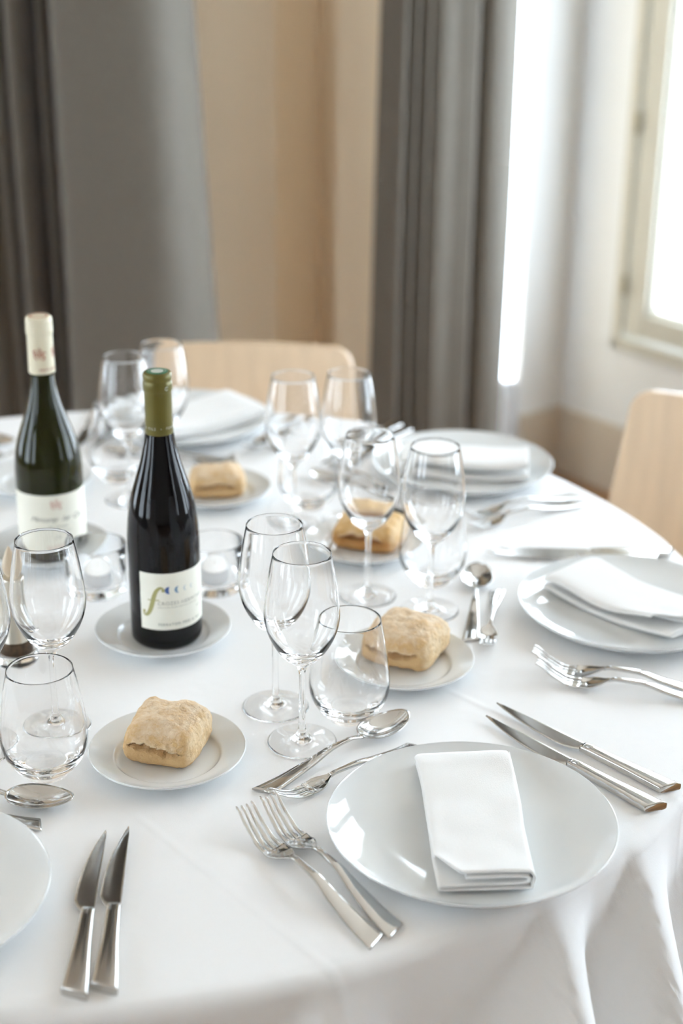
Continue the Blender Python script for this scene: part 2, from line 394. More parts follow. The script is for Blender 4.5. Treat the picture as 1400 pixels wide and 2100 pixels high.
# ------------------------------------------------------------------ table and cloth
TC = (-0.2789, 1.7106); TR = 0.757
tbl = thing('round_table', 'round banquet table hidden under the white tablecloth', 'table', (*TC, 0))
lathe('table_top', [(0, TZ - .030), (TR - .012, TZ - .030), (TR - .008, TZ - .004), (TR - .02, TZ - .003), (0, TZ - .003)], WOOD, tbl)
for a in (45, 135, 225, 315):
    o = lathe('leg', [(0, 0), (.016, 0), (.02, .3), (.02, TZ - .031), (0, TZ - .031)], LEGM, tbl, seg=16); o.location = (.42 * cos(rad(a)), .42 * sin(rad(a)), 0)
def make_cloth():
    # ridges of the hanging folds: (angle, steep side width, gentle side width, depth)
    RID = [(-179, 6, 14, .8), (-160, 6, 12, .7), (-141, 6, 13, .8), (-121, 6, 12, .7), (-103, 6, 12, .5), (-87, 6, 12, .4), (-69, 8, 12, .7), (-52, 7.5, 10, 1.6), (-42.5, 7, 12, 1.2), (-30, 7, 11, .9), (-19, 6, 12, 1), (-2, 6, 12, .9), (16, 6, 12, .8), (35, 6, 13, .9), (55, 6, 12, .8), (75, 6, 13, .8), (95, 6, 12, .8), (115, 6, 12, .8), (134, 6, 12, .8), (155, 6, 12, .8)]
    nA = 720; rings = []
    for r in [0.0] + [0.04 * k for k in range(1, 18)] + [.70, .72, .735]: rings.append(('t', r))
    for k in range(1, 8): rings.append(('c', k / 7))
    for h in [.012, .02, .03, .04, .05, .065, .08, .10, .12, .14, .16, .18, .20, .22, .235, .25, .258]: rings.append(('d', h))
    V = []; Fc = []
    RC = .016; R1 = 0.761 - 0.003
    def fold(th, h):
        s = 0
        for (a, wl, wr, amp) in RID:
            d = (degrees(th) - a + 28 * h + 180) % 360 - 180
            g = 0.12 + 4.4 * min(h, .26) if d < 0 else 0.5 + 2.2 * min(h, .26)
            w = wl * g if d < 0 else wr * g
            if abs(d) < w:
                x = 1 - abs(d) / w; v = x * x * (3 - 2 * x) if d > 0 else x ** 1.35
                s = max(s, v * amp)
        return s
    for kind, q in rings:
        if kind == 't' and q == 0: V.append((0, 0, 0)); continue
        for k in range(nA):
            th = 2 * pi * k / nA
            if kind == 't':
                r = q; z = 0.0
            elif kind == 'c':
                a = q * pi / 2; f0 = fold(th, 0.005) * .004 * q
                r = R1 - RC + RC * sin(a) + f0; z = -RC + RC * cos(a)
            else:
                h = q; f0 = fold(th, h)
                r = R1 + 0.01 * h + .004 * f0 + f0 * 0.62 * h; z = -RC - h
            if z < -.001: z += 0.0
            V.append((r * cos(th), r * sin(th), z))
    def idx(j, k): return 0 if j == 0 else 1 + (j - 1) * nA + k % nA
    for j in range(len(rings) - 1):
        for k in range(nA):
            if j == 0: Fc.append((0, idx(1, k), idx(1, k + 1)))
            else: Fc.append((idx(j, k), idx(j + 1, k), idx(j + 1, k + 1), idx(j, k + 1)))
    o = mesh_obj('tablecloth', V, Fc, CLOTHM, loc=(*TC, TZ))
    return o
cl = make_cloth()
tag(cl, 'white tablecloth draped over the round table in soft hanging folds', 'tablecloth')

# ------------------------------------------------------------------ chairs
def make_chair(name, label, loc, rotz, group):
    t = thing(name, label, 'chair', loc, rotz, group)
    # local -y is the front (towards the table); backrest stands at y=0.20
    V = []; Fc = []; nu, nv = 36, 30; zb, zt = 0.44, 0.797; wt, wb = 0.181, 0.215; rc = 0.032
    for j in range(nv + 1):
        v = j / nv
        v = 1 - (1 - v) ** 1.6
        z = zb + (zt - zb) * v; half = wb + (wt - wb) * v
        dz = zt - z
        if dz < rc: half = half - rc + sqrt(max(0, rc * rc - (rc - dz) ** 2))
        for i in range(nu + 1):
            u = -1 + 2 * i / nu; x = half * u
            y = 0.20 + 0.10 * (z - zb) - 0.8 * x * x
            V.append((x, y, z))
    for j in range(nv):
        for i in range(nu): Fc.append((j * (nu + 1) + i, j * (nu + 1) + i + 1, (j + 1) * (nu + 1) + i + 1, (j + 1) * (nu + 1) + i))
    b = mesh_obj('backrest', V, Fc, WOOD, t)
    s = b.modifiers.new('ply', 'SOLIDIFY'); s.thickness = 0.013; s.offset = 0
    bv = b.modifiers.new('edge', 'BEVEL'); bv.width = 0.003; bv.segments = 2
    V = []; Fc = []
    for j in range(21):
        for i in range(21):
            u = -1 + i / 10; v = -1 + j / 10
            k = (1 - 0.14 * abs(v) ** 6); k2 = (1 - 0.12 * abs(u) ** 6)
            V.append((u * 0.215 * k, v * 0.205 * k2 - .01, 0.445 - 0.012 * (1 - u * u) - 0.03 * max(0, -v) ** 4))
    for j in range(20):
        for i in range(20): Fc.append((j * 21 + i, j * 21 + i + 1, (j + 1) * 21 + i + 1, (j + 1) * 21 + i))
    st = mesh_obj('seat', V, Fc, WOOD, t); s = st.modifiers.new('ply', 'SOLIDIFY'); s.thickness = 0.013; s.offset = 0
    for sx in (-1, 1):
        for sy in (-1, 1):
            o = lathe('leg', [(0, 0), (.011, 0), (.011, .425), (0, .425)], LEGM, t, seg=16)
            o.matrix_local = Matrix.Translation((sx * .205, sy * .20, 0)) @ Matrix.Shear('XY', 4, (-sx * .07, -sy * .06))
    return t
chair = make_chair('dining_chair', 'pale plywood dining chair with rounded backrest centred behind the far side of the table', (-0.172, 2.47, 0), rad(-1.5), 'plywood chairs around the table')
copy_thing(chair, 'pale plywood dining chair tilted in view at the right edge, below the grey window frame', (0.536, 2.175, 0), rad(-31.5), 'plywood chairs around the table')

# ------------------------------------------------------------------ crockery
DP = smooth_prof([(0, .0046), (.05, .0047), (.08, .0060), (.105, .0105), (.122, .0163), (.1325, .0222), (.1345, .0238), (.1350, .0236), (.1345, .0220), (.123, .0130), (.105, .0068), (.085, .0030), (.068, .0010)], 4) + [(.066, 0), (.060, 0), (.058, .0012), (0, .0014)]
def make_dinner(loc, label): return tag(lathe('dinner_plate', DP, PORC, seg=128), label, 'plate', 'large white dinner plates')
dp = make_dinner(None, 'large white dinner plate with a folded napkin, nearest the camera at lower right'); dp.location = (.1241, 1.2014, TZ)
G = 'large white dinner plates'
copy_thing(dp, 'large white dinner plate at the right edge, carrying a napkin laid diagonally', (.3529, 1.675, TZ), 0, G)
copy_thing(dp, 'large white dinner plate by the narrow curtain, with a thick napkin lying crosswise', (.1832, 2.1596, TZ), 0, G)
copy_thing(dp, 'large white dinner plate at the far side, in front of the centred chair', (-.2553, 2.3565, TZ), 0, G)
copy_thing(dp, 'large empty white dinner plate cut off at the lower left edge', (-.3846, 1.0862, TZ), 0, G)

SP = smooth_prof([(0, .0042), (.030, .0042), (.045, .0044), (.0510, .0058), (.0545, .0090), (.0580, .0104), (.0680, .0135), (.0765, .0172), (.0787, .0182), (.0793, .0176), (.0788, .0160), (.0700, .0105), (.0600, .0062), (.0520, .0018)], 4) + [(.050, 0), (.045, 0), (.043, .0012), (0, .0014)]
sp = tag(lathe('side_plate', SP, PORC, seg=112), 'small white side plate with a floury roll, nearest the camera at left', 'plate', 'small white side plates')
sp.location = (-.1737, 1.3315, TZ)
G = 'small white side plates'
SPL = {'S2': (.0728, 1.5336), 'S3': (-.2086, 1.6038), 'S4': (.0304, 1.8686), 'S5': (-.1827, 2.0563), 'S6': (-.4483, 2.0882), 'S7': (-.386, 1.8420)}
copy_thing(sp, 'small white side plate with a roll, half seen through the front tumbler', (*SPL['S2'], TZ), 0, G)
copy_thing(sp, 'small white side plate under the front wine bottle with the olive capsule', (*SPL['S3'], TZ), 0, G)
copy_thing(sp, 'small white side plate under the browned roll in the middle of the table', (*SPL['S4'], TZ), 0, G)
copy_thing(sp, 'small white side plate with a roll just right of the olive capsuled bottle, far half', (*SPL['S5'], TZ), 0, G)
copy_thing(sp, 'small white side plate behind the ivory capsuled bottle at the left edge', (*SPL['S6'], TZ), 0, G)
copy_thing(sp, 'small white side plate under the left wine bottle with the ivory capsule', (*SPL['S7'], TZ), 0, G)

# ------------------------------------------------------------------ bread
def make_bread(label, loc, rotz, hx, hy, h, seed, M=BREAD, brown=0.0):
    n = 44; V = {}; verts = []; faces = []
    def vid(p):
        k = tuple(round(c * n) for c in p)
        if k not in V: V[k] = len(verts); verts.append(Vector(p))
        return V[k]
    for ax in range(3):
        for sg in (-1, 1):
            for i in range(n):
                for j in range(n):
                    q = []
                    for (a, b) in ((i, j), (i + 1, j), (i + 1, j + 1), (i, j + 1)):
                        p = [0, 0, 0]; p[ax] = sg; p[(ax + 1) % 3] = -1 + 2 * a / n; p[(ax + 2) % 3] = -1 + 2 * b / n; q.append(vid(p))
                    faces.append(q if sg > 0 else q[::-1])
    cols = []; out = []
    for p in verts:
        e, k = 6.5, 3.0
        d = p.normalized()
        den = ((abs(d.x) ** e + abs(d.y) ** e) ** (k / e) + abs(d.z) ** k) ** (1 / k)
        q = d / den
        zz = q.z
        # lean one corner up, squash the base flat
        rr = (abs(q.x) ** 3 + abs(q.y) ** 3)
        x, y = q.x, q.y
        z = zz * (0.60 if zz > 0 else 0.42)
        z = max(z, -0.36) if zz < 0 else z
        top = max(0, zz)
        lump = noise.fractal(Vector((x * 1.4 + seed, y * 1.4, z * 1.8)), 1.0, 2.0, 4)
        fine = noise.fractal(Vector((x * 7 + seed, y * 7, z * 7)), 1.0, 2.0, 4)
        x *= 1 + 0.05 * lump; y *= 1 + 0.05 * lump; z += 0.07 * lump * top + .035 * noise.noise(Vector((x * 3.5, y * 3.5, seed)))
        z += 0.011 * fine; x += .009 * fine; y += .009 * fine
        tan_ = 0.35 + 0.5 * (1 - top) + .1 * lump; br = brown * (1 - 0.8 * top) + max(0, (0.25 - abs(zz + .05))) * .6; cr = 0
        # torn seam on the front side, ragged
        if q.y < -0.55:
            zc = 0.10 + 0.05 * sin(3 * q.x + seed) + 0.05 * noise.noise(Vector((q.x * 6, seed, 0)))
            hw = 0.115 * max(0, 1 - (abs(q.x + .05) / 0.78) ** 3) * (0.6 + 0.6 * noise.noise(Vector((q.x * 5, seed, 3))) + .2)
            if hw > 0.004:
                t = (z - zc) / hw
                if abs(t) < 1:
                    dep = (1 - abs(t)) ** 0.45
                    y += dep * 0.24 * (1 + .5 * noise.noise(Vector((q.x * 14, z * 14, seed)))); cr = .25 * dep; br += .55 * dep  # crevice shade painted in as brown, strongest deep in the tear
                elif 1 <= t < 2.4: y -= 0.045 * (2.4 - t); cr = 0.75 * (2.4 - t) / 1.4
        # pale pulled side on the right
        if q.x > 0.80 and zz > -.5:
            w = min(1, (q.x - .80) / .1) * (0.5 + 0.5 * noise.noise(Vector((q.y * 4, z * 5, seed + 7))))
            cr = max(cr, .8 * w); x -= 0.05 * w * abs(noise.noise(Vector((q.y * 3, z * 9, seed))))
        out.append((x * hx, y * hy, (z + 0.36) * h / 0.96)); cols.append((max(0, min(1, tan_)), max(0, min(1, br)), max(0, min(1, cr)), 1))
    o = mesh_obj('bread_roll', out, faces, M)
    ca = o.data.color_attributes.new('bake_shade', 'FLOAT_COLOR', 'POINT')
    ca.data.foreach_set('color', [c for col in cols for c in col])
    o.location = loc; o.rotation_euler = (0, 0, rotz)
    return tag(o, label, 'bread roll', 'bread rolls on side plates')
ZB = TZ + .0046
make_bread('floury square bread roll with a torn front edge on the nearest side plate', (-.1745, 1.347, ZB), rad(-14), .0385, .041, .045, 3)
make_bread('floury bread roll with an orange speck, seen partly through the front tumbler', (.0765, 1.560, ZB), rad(-24), .042, .043, .046, 11, brown=.1)
make_bread('browned bread roll behind a wine glass stem in the middle of the table', (.0380, 1.884, ZB), rad(-16), .044, .040, .042, 21, BREADB, .55)
make_bread('bread roll on the side plate just right of the olive capsuled bottle', (-.1810, 2.064, ZB), rad(8), .040, .034, .040, 33, brown=.25)

# ------------------------------------------------------------------ napkins
def make_napkin(label, loc, rotz, w, L, thick, seed, cut=True, base=.008, flip=1):
    a = w / 2; T = thick
    path = [(-a * .45, T * .70), (0, T * .71), (a * .80, T * .70), (a * .925, T * .52), (a * .80, T * .34), (0, T * .31), (-a * .88, T * .27), (-a * .975, T * .17), (-a * .90, T * .07), (0, T * .05), (a * .92, T * .06), (a * .995, T * .22), (a * 1.02, T * .55), (a * .985, T * .90), (a * .86, T * .985), (a * .4, T * 1.0), (-a * .4, T * 1.0), (-a * .86, T * .985), (-a * .99, T * .90), (-a * 1.02, T * .74)]
    pts = smooth_prof(path, 5); n = len(pts); ny = 44; V = []; Fc = []
    top0 = int(n * 13.2 / 20)
    for j in range(ny + 1):
        v = -1 + 2 * j / ny
        for i, (x, z) in enumerate(pts):
            y = v * L / 2; istop = i >= top0
            yy = y
            if istop and cut and v < 0:
                xl = max(0, (-x - a * .55) / (a * .45))            # cut-off corner of the top flap
                yy = y * (1 - 0.30 * xl * 1.0) + 0.0
                yy += -0.0
            if istop and v < 0: yy *= .985
            hgt = z / T
            bend = base * (abs(v) ** 2.2)
            wv = .0016 * noise.noise(Vector((x * 30, y * 26, seed))) * (1.3 if istop else .3)
            wv += .0012 * sin(y * 38 + seed) * (1 if istop else .3)
            xs = x + flip * 0.004 * sin(v * 1.7 + .4) * 1.0 + .001 * noise.noise(Vector((y * 22, seed, hgt * 2)))
            if istop and v > .8: z2 = z - T * .25 * ((v - .8) / .2) ** 2
            else: z2 = z
            V.append((xs * (1 + .055 * v), yy, z2 + wv + bend))
    for j in range(ny):
        for i in range(n - 1): Fc.append((j * n + i, j * n + i + 1, (j + 1) * n + i + 1, (j + 1) * n + i))
    o = mesh_obj('folded_napkin', V, Fc, NAP, loc=loc, rotz=rotz)
    s = o.modifiers.new('cloth', 'SOLIDIFY'); s.thickness = T * .11; s.offset = 0
    return tag(o, label, 'napkin', 'folded white napkins')
make_napkin('white folded napkin lying lengthwise on the nearest dinner plate', (.1265, 1.206, TZ + .0062), rad(3.9), .087, .206, .0185, 2)
make_napkin('white folded napkin lying diagonally on the right dinner plate', (.3540, 1.684, TZ + .0062), rad(40.4), .086, .190, .0215, 5, cut=True, flip=-1)
make_napkin('thick white folded napkin on the dinner plate by the narrow curtain', (.1860, 2.152, TZ + .0062), rad(84), .080, .190, .027, 8, cut=False)
make_napkin('white folded napkin askew on the far dinner plate before the centred chair', (-.2450, 2.362, TZ + .0062), rad(-52), .110, .205, .019, 12, cut=False, base=.012)

# ------------------------------------------------------------------ glassware
def make_wineglass():
    t = thing('wine_glass', '', 'glass')
    # bowl: outer wall from stem join up over the rim and down the inside
    outer = smooth_prof([(.0046, .0860), (.0068, .0905), (.0125, .0955), (.0200, .1020), (.0290, .1150), (.0355, .1300), (.0383, .1440), (.0381, .1560), (.0362, .1740), (.0335, .1930), (.0298, .2125), (.0294, .2150)], 5)
    rim = [(.02925, .2155), (.0290, .2156), (.02875, .2153)]
    inner = smooth_prof([(.0292, .2120), (.0325, .1930), (.0352, .1740), (.0371, .1560), (.0372, .1445), (.0343, .1310), (.0276, .1175), (.0185, .1065), (.0100, .1020), (.0045, .1008)], 5) + [(0, .1006)]
    lathe('bowl', outer + rim + inner, GLASS, t, recalc=False)
    stem = smooth_prof([(.0046, .0860), (.0037, .0800), (.0033, .0650), (.0033, .0400), (.0036, .0220), (.0048, .0130)], 5)[::-1]
    lathe('stem', stem, GLASS, t, recalc=False, seg=48)
    foot = smooth_prof([(.0048, .0130), (.0075, .0085), (.0130, .0055), (.0240, .0032), (.0330, .0020), (.0355, .0016)], 4)
    lathe('foot', ([(0, .0012), (.006, .0010), (.033, .0003), (.0352, .0003), (.0361, .0009)] + foot[::-1]), GLASS, t, recalc=False)
    return t
wg = make_wineglass()
def fix_glass_normals(root):
    # profiles run bottom-outside -> rim -> inside (bowl) and underside -> stem (foot): one rule makes all of them face out of the glass
    for o in root.children:
        me = o.data; bm = bmesh.new(); bm.from_mesh(me); bm.normal_update()
        s = 0
        for f in bm.faces:
            c = f.calc_center_median(); nrm = f.normal
            if o.name.startswith('stem'): s += nrm.x * c.x + nrm.y * c.y
            elif o.name.startswith('foot'): s += (nrm.z if c.z > .0014 else -nrm.z) * f.calc_area()
            else:
                if c.z < .10 and math.hypot(c.x, c.y) > .008: s += nrm.x * c.x + nrm.y * c.y
        if s < 0: bmesh.ops.reverse_faces(bm, faces=bm.faces)
        bm.to_mesh(me); bm.free()
fix_glass_normals(wg)
WG = [((-.0386, 1.3714), 'wine glass standing in front of its pair at the centre of the picture'),
      ((-.0692, 1.4440), 'wine glass just behind the sharpest one, right of the front bottle'),
      ((.0337, 1.7252), 'wine glass standing before the browned roll, its bowl tinted by the roll'),
      ((.1098, 1.686), 'wine glass right of the browned roll, before the plate with the thick napkin'),
      ((-.0671, 1.9567), 'wine glass before the centred chair, left one of its blurred pair'),
      ((.0085, 1.9714), 'wine glass before the right corner of the centred chair back'),
      ((-.306, 2.0406), 'wine glass between the necks of the two bottles, nearer of its blurred pair'),
      ((-.2608, 2.104), 'wine glass directly behind the neck of the olive capsuled bottle'),
      ((-.2985, 1.3981), 'wine glass in the left foreground, rim before the ivory bottle label'),
      ((-.367, 1.3541), 'wine glass cut off by the left edge of the picture')]
G = 'stemmed wine glasses'
for i, ((x, y), lab) in enumerate(WG):
    if i == 0: wg.location = (x, y, TZ + .0003); wg['label'] = lab; wg['group'] = G
    else: copy_thing(wg, lab, (x, y, TZ + .0003), rad(17 * i), G)
def make_tumbler():
    outer = [(0, .0012), (.012, .0008), (.0195, .0002), (.0222, .0006)] + smooth_prof([(.0236, .0030), (.0275, .0070), (.0345, .0150), (.0405, .0265), (.0430, .0390), (.0426, .0520), (.0400, .0760), (.0360, .1000), (.0326, .1160)], 5)
    rim = [(.0324, .1173), (.0321, .1175), (.0318, .1171)]
    inner = smooth_prof([(.0320, .1150), (.0350, .1000), (.0390, .0760), (.0415, .0520), (.0416, .0400), (.0388, .0285), (.0320, .0200), (.0220, .0155), (.0110, .0143)], 5) + [(0, .0140)]
    o = lathe('tumbler', outer + rim + inner, GLASS, seg=96); return o
tm = tag(make_tumbler(), 'stemless glass tumbler right of the sharpest wine glass, before a bread roll', 'glass', 'stemless glass tumblers'); tm.location = (.0103, 1.4241, TZ + .0004)
G = 'stemless glass tumblers'
for (x, y), lab in [((-.2925, 1.3078), 'stemless glass tumbler in the left foreground, just above the spoon'),
                    ((.1167, 1.770), 'stemless glass tumbler behind the wine glass at right, before the napkin plates'),
                    ((-.0478, 2.0234), 'stemless glass tumbler behind a far wine glass stem, right of the far roll'),
                    ((-.3348, 2.1241), 'stemless glass tumbler far off between the two bottles')]:
    copy_thing(tm, lab, (x, y, TZ + .0004), 0, G)

# ------------------------------------------------------------------ tealight holders
def make_holder():
    prof = [(0, .0), (.030, 0), (.0335, .0008), (.0355, .004), (.0362, .020), (.0362, .0640), (.0358, .0650), (.0351, .0650), (.0348, .0640), (.0346, .0200), (.0322, .0130), (.0290, .0115), (0, .0113)]
    return lathe('candle_holder', prof, GLASS, seg=96)
G = 'glass tealight holders'
h1 = tag(make_holder(), 'round clear glass candle holder left of the olive capsuled bottle', 'candle holder', G); h1.location = (-.3044, 1.7325, TZ + .0005)
copy_thing(h1, 'round clear glass candle holder right of the olive capsuled bottle', (-.1591, 1.7454, TZ + .0005), 0, G)
tl = thing('tealight', 'white tealight in the glass holder left of the olive capsuled bottle', 'candle', (-.3044, 1.7325, TZ + .0120), 0, 'white tealights')
lathe('cup', [(0, 0), (.0185, 0), (.0192, .001), (.0192, .0145), (.0197, .0150), (.0188, .0146), (.0186, .002), (0, .0015)], ALU, tl, seg=48)
lathe('wax', [(0, .0022), (.0183, .0022), (.0184, .0132), (.015, .0138), (0, .0134)], WAX, tl, seg=48)
lathe('wick', [(0, .0132), (.0008, .0132), (.0007, .019), (0, .0192)], WICK, tl, seg=8)
copy_thing(tl, 'white tealight in the glass holder right of the olive capsuled bottle', (-.1591, 1.7454, TZ + .0120), 0, 'white tealights')

# ------------------------------------------------------------------ wine bottles
def text_flat(s, size, shear=0.0, spacing=1.0, font_offset=0.0, align='LEFT'):
    cu = bpy.data.curves.new('lettering', 'FONT'); cu.body = s; cu.size = size; cu.shear = shear; cu.space_character = spacing; cu.offset = font_offset
    cu.align_x = align; cu.resolution_u = 4
    o = bpy.data.objects.new('lettering', cu); COL.objects.link(o)
    dg = bpy.context.evaluated_depsgraph_get(); ev = o.evaluated_get(dg); me = ev.to_mesh()
    V = [tuple(v.co) for v in me.vertices]; Fc = [tuple(p.vertices) for p in me.polygons]
    ev.to_mesh_clear(); bpy.data.objects.remove(o); bpy.data.curves.remove(cu)
    return V, Fc
def subdiv(V, Fc, maxd):
    bm = bmesh.new(); vs = [bm.verts.new((v[0], v[1], 0)) for v in V]
    for f in Fc:
        try: bm.faces.new([vs[i] for i in f])
        except ValueError: pass
    bmesh.ops.triangulate(bm, faces=bm.faces)
    for _ in range(4):
        es = [e for e in bm.edges if abs(e.verts[0].co.x - e.verts[1].co.x) > maxd]
        if not es: break
        bmesh.ops.subdivide_edges(bm, edges=es, cuts=1); bmesh.ops.triangulate(bm, faces=[f for f in bm.faces if len(f.verts) > 3])
    bm.verts.index_update()
    V2 = [tuple(v.co) for v in bm.verts]; F2 = [tuple(v.index for v in f.verts) for f in bm.faces]; bm.free(); return V2, F2
def wrap(name, V, Fc, r, phi0, z0, m, parent):
    """flat x,y onto a cylinder facing local -y; phi0 = angle of x=0"""
    V, Fc = subdiv(V, Fc, r * .10)
    W_ = []
    for (x, y, _) in V:
        ph = phi0 + x / r; W_.append((r * sin(ph), -r * cos(ph), z0 + y))
    return mesh_obj(name, W_, Fc, m, parent, smooth=False)
def wtext(name, s, size, r, ph, z, m, parent, **k):
    V, Fc = text_flat(s, size, **k); return wrap(name, V, Fc, r, ph, z, m, parent)
def stroke(pts, widths):
    """ribbon polygon along a polyline"""
    V = []; Fc = []; n = len(pts)
    for i in range(n):
        a = pts[max(0, i - 1)]; b = pts[min(n - 1, i + 1)]; dx, dy = b[0] - a[0], b[1] - a[1]; L_ = math.hypot(dx, dy) or 1; w = widths[i] / 2
        V += [(pts[i][0] - dy / L_ * w, pts[i][1] + dx / L_ * w), (pts[i][0] + dy / L_ * w, pts[i][1] - dx / L_ * w)]
    for i in range(n - 1): Fc.append((2 * i, 2 * i + 1, 2 * i + 3, 2 * i + 2))
    return V, Fc
def cyl_patch(name, r, p0, p1, z0, z1, m, parent, n=48):
    V = []; Fc = []
    for i in range(n + 1):
        ph = p0 + (p1 - p0) * i / n
        V += [(r * sin(ph), -r * cos(ph), z0), (r * sin(ph), -r * cos(ph), z1)]
    for i in range(n): Fc.append((2 * i, 2 * i + 2, 2 * i + 3, 2 * i + 1))
    o = mesh_obj(name, V, Fc, m, parent); return o
def disc_poly(cx, cy_, r, n=24): return [(cx + r * cos(2 * pi * k / n), cy_ + r * sin(2 * pi * k / n)) for k in range(n)], [tuple(range(n))]
def crescent(cx, cy_, r, bite, n=20):
    V = []; Fc = []
    for k in range(n + 1):
        a = rad(70) + rad(220) * k / n; V.append((cx + r * cos(a), cy_ + r * sin(a)))
    for k in range(n + 1):
        y = V[k][1]; t = (y - cy_) / r; V.append((V[0][0] + (-bite) * sqrt(max(0, 1 - t * t)) * r, y))
    for k in range(n): Fc.append((k, k + 1, n + 2 + k, n + 1 + k))
    return V, Fc

def bottle_body(parent, r, M, prof):
    return lathe('glass_body', prof, M, parent, seg=96)
# --- bottle with the olive capsule
b1 = thing('wine_bottle', 'dark wine bottle with olive green capsule and a big f on its label, in front', 'bottle', (-.2046, 1.6038, TZ + .0044), rad(7.3), 'wine bottles')
P1 = [(0, .006), (.022, .004), (.034, .0), (.0385, .0008), (.0412, .005)] + smooth_prof([(.0415, .010), (.0415, .060), (.0415, .120), (.0408, .142), (.0382, .165), (.0335, .185), (.0275, .205), (.0220, .224), (.0180, .242), (.0155, .258), (.0144, .272), (.0143, .300), (.0143, .318)], 6) + [(.0100, .321), (0, .321)]
bottle_body(b1, .0415, BOT1, P1)
cap = lathe('capsule', [(.0158, .2540), (.0160, .2545)] + smooth_prof([(.01545, .2620), (.01515, .2800), (.0151, .3020)], 4) + [(.0156, .3035), (.0162, .3045), (.0163, .3120), (.0159, .3140), (.0154, .3150), (.0155, .3165), (.0160, .3180), (.0160, .3225), (.0150, .3245), (.0135, .3250), (0, .3250)], OLIVE, b1, seg=72)
top = lathe('top_disc', [(0, .32535), (.0118, .32535), (.0121, .3251), (.0121, .3249), (0, .3249)], GREENC, cap, seg=48); top['label'] = 'green disc on top of the capsule'
V, Fc = disc_poly(0, 0, .0070, 32)
o = mesh_obj('top_emblem', [(x, y, .32545) for x, y in V] + [(x, y, .3253) for x, y in V], [tuple(range(32)), tuple(range(63, 31, -1))] + [(k, (k + 1) % 32, 32 + (k + 1) % 32, 32 + k) for k in range(32)], SILVER, cap, smooth=False)
for k in range(14):
    a = 2 * pi * k / 14
    pass
V = []; Fc = []
for k in range(22):
    a = 2 * pi * k / 22; b = len(V); ca, sa = cos(a), sin(a)
    for (rr_, ww) in ((.0084, -.00035), (.0084, .00035), (.0104, .00035), (.0104, -.00035)): V.append((rr_ * ca - ww * sa, rr_ * sa + ww * ca, .32545))
    Fc.append((b, b + 3, b + 2, b + 1))
mesh_obj('ring_lettering', V, Fc, SILVER, cap, smooth=False)
wtext('capsule_lettering', 'PERE & FILS  •  FERRATON', .0042, .01565, rad(-125), .2610, SILVER, cap, spacing=1.45)
V, Fc = [], []
for k in range(25):
    a = rad(30) + 2 * pi * k / 24 * .86; V += [(.0023 * cos(a), .0023 * sin(a)), (.0018 * cos(a), .0018 * sin(a))]
for k in range(24): Fc.append((2 * k, 2 * k + 2, 2 * k + 3, 2 * k + 1))
b_ = len(V); V += [(-.0002, .001), (.0002, .001), (.0002, -.001), (-.0002, -.001), (-.001, -.0006), (-.001, -.001)]; Fc += [(b_, b_ + 3, b_ + 2, b_ + 1)]
wrap('capsule_stamp', V, Fc, .01655, rad(36), .3085, SILVER, cap)
RL = .04165
lab = cyl_patch('label', RL, rad(-43), rad(104), .0275, .0985, PAPER, b1); lab['label'] = 'ivory paper label'
RT = RL + .00012
# big f drawn as a curved stroke
fp = smooth_prof([(.0006, .0100), (.0003, .0078), (.0020, .0058), (.0050, .0068), (.0082, .0125), (.0105, .0205), (.0125, .0290), (.0152, .0365), (.0190, .0405), (.0222, .0398), (.0232, .0375)], 5)
fp = [((x) * 1.12, y * 1.0) for x, y in fp]
nf = len(fp); fw = [.0014 + .0040 * sin(pi * min(1, max(0, (i / nf - .05) / .9))) ** 1.2 for i in range(nf)]
V, Fc = stroke(fp, fw)
for (cx, cy_) in ((.0012, .0100), (.0252, .0375)):
    b_ = len(V); vv, _ = disc_poly(cx, cy_, .0021, 16); V += vv; Fc.append(tuple(range(b_, b_ + 16)))
b_ = len(V); V += [(.0062, .0246), (.0205, .0246), (.0205, .0258), (.0062, .0258)]; Fc.append((b_, b_ + 1, b_ + 2, b_ + 3))
wrap('letter_f', V, Fc, RT, rad(-38), .0400, OLINK, lab)
for ph, M_, rr_, bt in ((5, BLUINK, .0044, .30), (20, BLUINK2, .0042, .50), (34, BLUINK3, .0034, .75), (47, BLUINK3, .0030, .85)):
    V, Fc = crescent(0, 0, rr_, bt); wrap('crescent', V, Fc, RT, rad(ph), .0775, M_, lab)
wtext('grape_name', 'CROZES-HERMITAGE', .0062, RT, rad(-13), .0590, GREYINK, lab, spacing=1.12)
wtext('appellation_line', 'APPELLATION CROZES-HERMITAGE CONTROLEE', .0022, RT, rad(-13), .0552, GREYINK, lab, spacing=1.05)
wtext('vintage', '2019', .0030, RT, rad(56), .0480, GREYINK, lab, spacing=1.2)
wtext('producer_name', 'FERRATON PERE & FILS', .0043, RT, rad(-13), .0330, GREYINK, lab, spacing=1.3, font_offset=.00012)

# --- bottle with the ivory capsule
b2 = thing('wine_bottle', 'dark green wine bottle with ivory capsule and crest, standing at left', 'bottle', (-.3790, 1.8350, TZ + .0044), rad(11.7), 'wine bottles')
P2 = [(0, .006), (.022, .004), (.034, .0), (.0400, .0008), (.0430, .005)] + smooth_prof([(.0434, .010), (.0434, .060), (.0434, .110), (.0430, .128), (.0412, .145), (.0375, .162), (.0325, .178), (.0268, .194), (.0215, .210), (.0180, .226), (.0158, .242), (.0146, .258), (.0143, .300), (.0143, .318)], 6) + [(.0100, .321), (0, .321)]
bottle_body(b2, .0434, BOT2, P2)
cap2 = lathe('capsule', [(.0165, .2520), (.0167, .2525)] + smooth_prof([(.0164, .2600), (.0161, .2800), (.0159, .3000)], 4) + [(.0163, .3015), (.0170, .3025), (.0170, .3105), (.0164, .3130), (.0168, .3145), (.0166, .3190), (.0158, .3225), (.0142, .3240), (0, .3240)], IVORYC, b2, seg=72)
